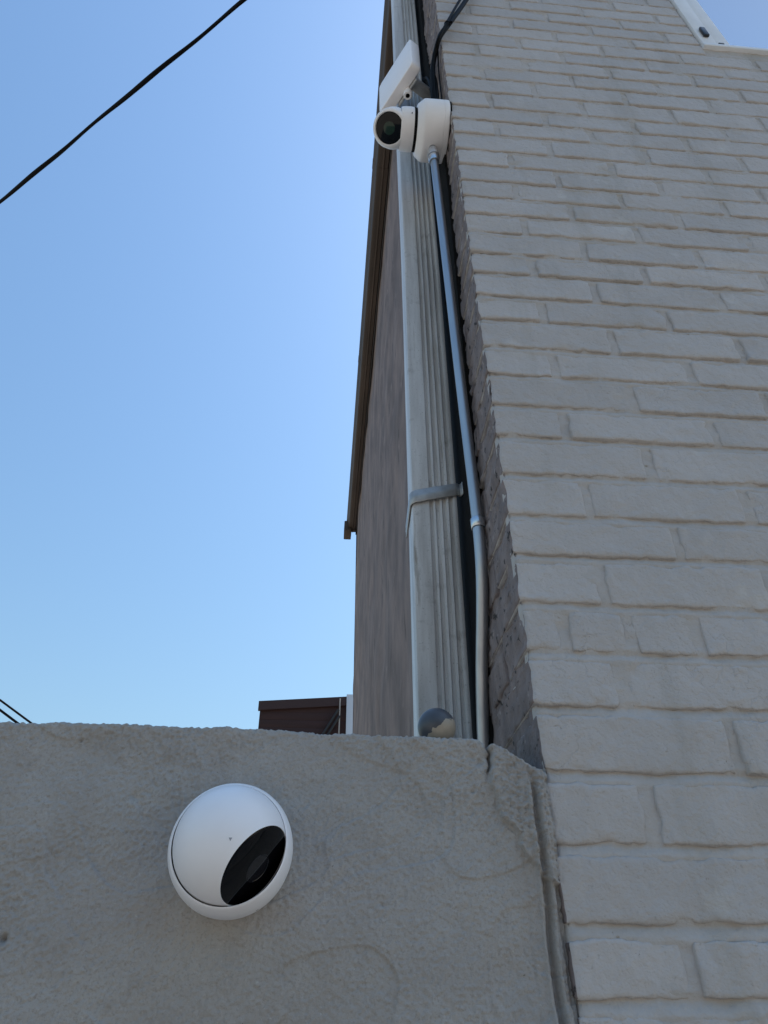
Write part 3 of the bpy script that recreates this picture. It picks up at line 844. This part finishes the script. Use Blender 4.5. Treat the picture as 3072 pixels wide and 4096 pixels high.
# ------------------------------------------------------------------ dome camera on the stucco wall
def build_dome():
    cx, cy, cz = -.0785, YS - .001, H + .1450
    root = empty('dome_camera', (cx, cy, cz), 'white dome camera with slanted black glossy face, fixed on the stucco wall', 'security camera')
    rl = Vector(root.location)
    def part(name, me, m, parent=None, sm=40):
        o = link(name, me, m, parent or root, smooth_ang=sm)
        o.location = -rl if parent is None else (0, 0, 0)
        return o
    ax = Vector((0, -1, 0)); o0 = Vector((cx, cy, cz))
    prof = [(.046, -.006), (.0505, -.002), (.0535, .004), (.0552, .011), (.0560, .019), (.0560, .027), (.0556, .0345), (.0546, .0405), (.0533, .0452), (.0521, .0484), (.0512, .0500), (.0505, .0504), (.0501, .0497)]
    hs = part('housing', lathe('housing', prof, o0, ax, 112), M_WHITE, None, 50)
    part('inner_bowl', lathe('inner_bowl', [(.0501, .0497), (.0505, .040), (.0498, .028), (.045, .010), (0, .004)], o0, ax, 96), M_BLACKM, hs, 60)
    c = o0 + ax * .0438 + Vector((.0003, 0, .0004))
    n = Vector(NDOME).normalized()
    sh, wi, d = sphere_cap_parts(c, n, .0498, .0365, .0050, 96)
    eb = part('eyeball', sh, M_WHITE, None, 40)
    w = part('black_window', wi, M_BLACK, None, 60)
    part('dark_contact_ring', lathe('dark_contact_ring', [(.047, -.004), (.0535, -.004), (.0535, .0012), (.047, .0012)], o0, ax, 96), M_BLACKM, hs, 40)  # black ring behind the housing, painting its contact shadow on the stucco
    # bezel line round the window and the lens behind it
    ml = mat('dark_grey_lens', (.013, .013, .016), .10, spec=.6)
    q = n.cross(Vector((0, -1, 0))).normalized()
    lc = c + (n.cross(q)).normalized() * -.006
    def capz(r0): return d + .0050 * (1 - (r0 / .0365) ** 2) + .00025
    prof = [(.0128, capz(.0128) - .0012), (.0128, capz(.0128)), (.0118, capz(.0118) + .0002), (.0114, capz(.0114) - .0001), (.006, capz(.006)), (0, capz(0))]
    part('lens', lathe('lens', prof, c, n, 48), ml, w, 30)
    # small printed triangle beside the window, and the housing's screw
    up = Vector((.105, -.985, -.125)).normalized()
    mg = mat('grey_print', (.33, .34, .38), .5)
    e1 = Vector((1, 0, 0)); e1 = (e1 - up * e1.dot(up)).normalized(); e2 = up.cross(e1)
    if e2.z < 0: e2 = -e2
    p0 = c + up * .0500
    tri = [p0 + e1 * -.0015 + e2 * .0012, p0 + e1 * .0015 + e2 * .0012, p0 + e2 * -.0015]
    tri2 = [t - up * .0006 for t in tri]
    part('logo_mark', mesh('logo_mark', tri + tri2, [(0, 1, 2), (5, 4, 3), (0, 3, 4, 1), (1, 4, 5, 2), (2, 5, 3, 0)]), mg, eb, None)
    sd = Vector((.50, 0, -.866))
    part('screw', lathe('screw', [(0, .0012), (.0014, .0012), (.0019, .0004), (.0019, -.002)], o0 + ax * .021 + sd * .0549, sd, 16), M_STRAP, hs, 40)
build_dome()

# ------------------------------------------------------------------ ball on the wall top
def build_ball():
    m = bpy.data.materials.new('peeling_painted_ball'); m.use_nodes = True
    nt = m.node_tree; N, L = nt.nodes, nt.links; bs = N['Principled BSDF']
    tc = N.new('ShaderNodeTexCoord')
    nz = N.new('ShaderNodeTexNoise'); nz.inputs['Scale'].default_value = 62; nz.inputs['Detail'].default_value = 3; L.new(tc.outputs['Object'], nz.inputs['Vector'])
    dp = N.new('ShaderNodeVectorMath'); dp.operation = 'DOT_PRODUCT'; L.new(tc.outputs['Object'], dp.inputs[0]); dp.inputs[1].default_value = (24, -16, -44)
    ad = N.new('ShaderNodeMath'); ad.operation = 'MULTIPLY_ADD'; L.new(nz.outputs[0], ad.inputs[0]); ad.inputs[1].default_value = 1.0; L.new(dp.outputs['Value'], ad.inputs[2])
    rp = N.new('ShaderNodeValToRGB'); L.new(ad.outputs[0], rp.inputs[0])
    rp.color_ramp.elements[0].position = .94; rp.color_ramp.elements[1].position = .955
    rp.color_ramp.elements[0].color = (.075, .080, .092, 1); rp.color_ramp.elements[1].color = (.42, .36, .28, 1)
    n2 = N.new('ShaderNodeTexNoise'); n2.inputs['Scale'].default_value = 90; n2.inputs['Detail'].default_value = 5; L.new(tc.outputs['Object'], n2.inputs['Vector'])
    mx = N.new('ShaderNodeMix'); mx.data_type = 'RGBA'; mx.blend_type = 'MULTIPLY'; mx.inputs['Factor'].default_value = .45
    L.new(rp.outputs[0], mx.inputs['A']); L.new(n2.outputs[0], mx.inputs['B']); L.new(mx.outputs['Result'], bs.inputs['Base Color'])
    bp = N.new('ShaderNodeBump'); bp.inputs['Strength'].default_value = .35; bp.inputs['Distance'].default_value = .0012; L.new(rp.outputs[0], bp.inputs['Height']); L.new(bp.outputs[0], bs.inputs['Normal'])
    bs.inputs['Roughness'].default_value = .42
    bm = bmesh.new(); bmesh.ops.create_icosphere(bm, subdivisions=4, radius=.0212)
    for v in bm.verts:
        k = float(fbm(np.array([v.co.x * 60]), np.array([v.co.y * 60]), np.array([v.co.z * 60]), 2, 5)[0])
        v.co *= 1 + .006 * k
    me = bpy.data.meshes.new('ball'); bm.to_mesh(me); bm.free()
    o = link('ball', me, m, None, (.1272, .7720, H + .2835), 179)
    tag(o, 'small dark grey ball with a peeling cream patch sitting on the stucco wall top', 'ball')
build_ball()

# ------------------------------------------------------------------ overhead wires
def build_wires():
    z = 2.4; s = z / 4.0
    a, b = Vector((-2.03, 2.43, 4)) * s, Vector((-.529, 1.295, 4)) * s
    P = []
    for i in range(-420, 241):
        t = i / 60.0
        p = a.lerp(b, t)
        sag = .0010 * math.sin(t * 9) + .0009 * math.sin(t * 23 + 1)
        P.append((p.x + sag * .5, p.y + sag, p.z + H + .0008 * math.sin(t * 14)))
    o = link('overhead_wire', tube('overhead_wire', P, lambda f: (.0072, .0050, f * 72), 12), M_CABLE, smooth_ang=60)
    tag(o, 'thick black overhead wire crossing the upper left of the sky', 'wire')
    for (x0, z0, x1, z1, r, lab) in ((-.454, .3926, -.4065, .3631, .0072, 'upper of two thin black wires dipping behind the stucco wall at far left'),
                                    (-.4496, .3782, -.4248, .3627, .0085, 'lower of two thin black wires dipping behind the stucco wall at far left')):
        y = 5.0
        A, B = Vector((x0 * y, y, z0 * y + H)), Vector((x1 * y, y, z1 * y + H))
        dv = B - A
        P = [A + dv * t for t in np.linspace(-60, 26, 40)]
        o = link('overhead_wire', tube('overhead_wire', P, r, 8), M_CABLE, smooth_ang=60)
        tag(o, lab, 'wire')
build_wires()

# ------------------------------------------------------------------ dark brown building behind the wall
def build_brown():
    y = 12.0
    root = empty('brown_building', (-.4, y, 0), 'dark brown wooden building peeking above the stucco wall, left of the grey side wall', 'building')
    rl = Vector(root.location)
    m = mat('dark_brown_boards', (.038, .013, .011), .8, var=(.026, .009, .008), var_scale=3, var_stretch=(.3, 1, 2.5), bump=.3, bump_scale=40)
    m2 = mat('brown_trim', (.034, .013, .011), .7)
    mw = mat('white_trim_paint', (0.528, 0.544, 0.576), .6)
    def part(name, me, mm, parent=None):
        o = link(name, me, mm, parent or root, smooth_ang=30); o.location = -rl if parent is None else (0, 0, 0); return o
    x0, x1 = -1.112, .398
    zl, zr = H + 4.795, H + 4.915
    body = part('wall', mesh('wall', [(x0 + .02, y + .02, 0), (3.2, y + .02, 0), (3.2, y + .02, zr + .18), (x0 + .02, y + .02, zl - .02), (x0 + .02, y + 4, 0), (3.2, y + 4, 0), (3.2, y + 4, zr + .18), (x0 + .02, y + 4, zl - .02)],
                              [(0, 1, 2, 3), (5, 4, 7, 6), (4, 0, 3, 7), (1, 5, 6, 2), (3, 2, 6, 7)]), m)
    # boards lapping down the face
    zz = H + 4.45; k = 0
    for i in range(9):
        zt = H + 4.62 - i * .135
        part('board', box_mesh('board', (x0 + .03, y + .0150 + .001 * (i % 2), zt - .1335), (x1 - .005, y + .0198, zt), .003), m, None)
    part('fascia', mesh('fascia', [(x0 - .01, y - .03, zl - .16), (x1, y - .03, zr - .16), (x1, y - .03, zr), (x0 - .01, y - .03, zl), (x0 - .01, y + .03, zl - .16), (x1, y + .03, zr - .16), (x1, y + .03, zr), (x0 - .01, y + .03, zl)],
                              [(0, 1, 2, 3), (5, 4, 7, 6), (4, 0, 3, 7), (1, 5, 6, 2), (3, 2, 6, 7), (4, 5, 1, 0)]), m2)
    part('corner_board', box_mesh('corner_board', (x1 + .002, y - .05, 0), (x1 + .14, y + .1, zr + .035), .005), mw)
    part('pipe', tube('pipe', [(.262, y - .05, 2), (.285, y - .05, zr - .05)], .012, 10), mat('pale_pipe', (.32, .29, .27), .6))
    mk = mat('black_iron', (.012, .012, .012), .5)
    part('brace', tube('brace', [(-.06, y - .06, H + 4.10), (.262, y - .06, H + 4.66)], .022, 8), mk)
    part('brace', tube('brace', [(.03, y - .06, H + 4.10), (.285, y - .06, H + 4.55)], .022, 8), mk)
build_brown()

# ------------------------------------------------------------------ house across the alley, behind the photographer (added out of view to block low sky, for reflections and bounced light)
def build_opposite():
    root = empty('added_facing_house', (0, -11, 0), 'brown brick house across the alley, added out of view to block low sky and for reflections', 'house')
    rl = Vector(root.location)
    m = mat('added_house_brick', (.22, .14, .10), .85, var=(.15, .095, .07), var_scale=6, bump=.3, bump_scale=40)
    def part(name, me, mm, parent=None):
        o = link(name, me, mm, parent or root, smooth_ang=30); o.location = -rl if parent is None else (0, 0, 0); return o
    part('wall', box_mesh('wall', (-4.5, -17, 0), (7.5, -11, 4.6)), m)  # wall of the added house, out of view
    part('roof', mesh('roof', [(-4.8, -10.7, 4.5), (7.8, -10.7, 4.5), (7.8, -14, 6.2), (-4.8, -14, 6.2), (-4.8, -17.3, 4.5), (7.8, -17.3, 4.5)],
                      [(0, 1, 2, 3), (3, 2, 5, 4), (0, 3, 4), (1, 5, 2)]), mat('dark_shingle', (.08, .07, .065), .9))
    for x in (-3.6, -.9, 1.9, 4.8):
        for z in (.9, 2.9):
            w = part('window', box_mesh('window', (x, -11.001, z), (x + .95, -10.97, z + 1.3), .01), M_FRAME)  # window of the added house, out of view
            part('pane', box_mesh('pane', (x + .07, -10.9695, z + .07), (x + .88, -10.965, z + 1.23)), M_BLACK, w)  # pane of the added house, out of view
build_opposite()
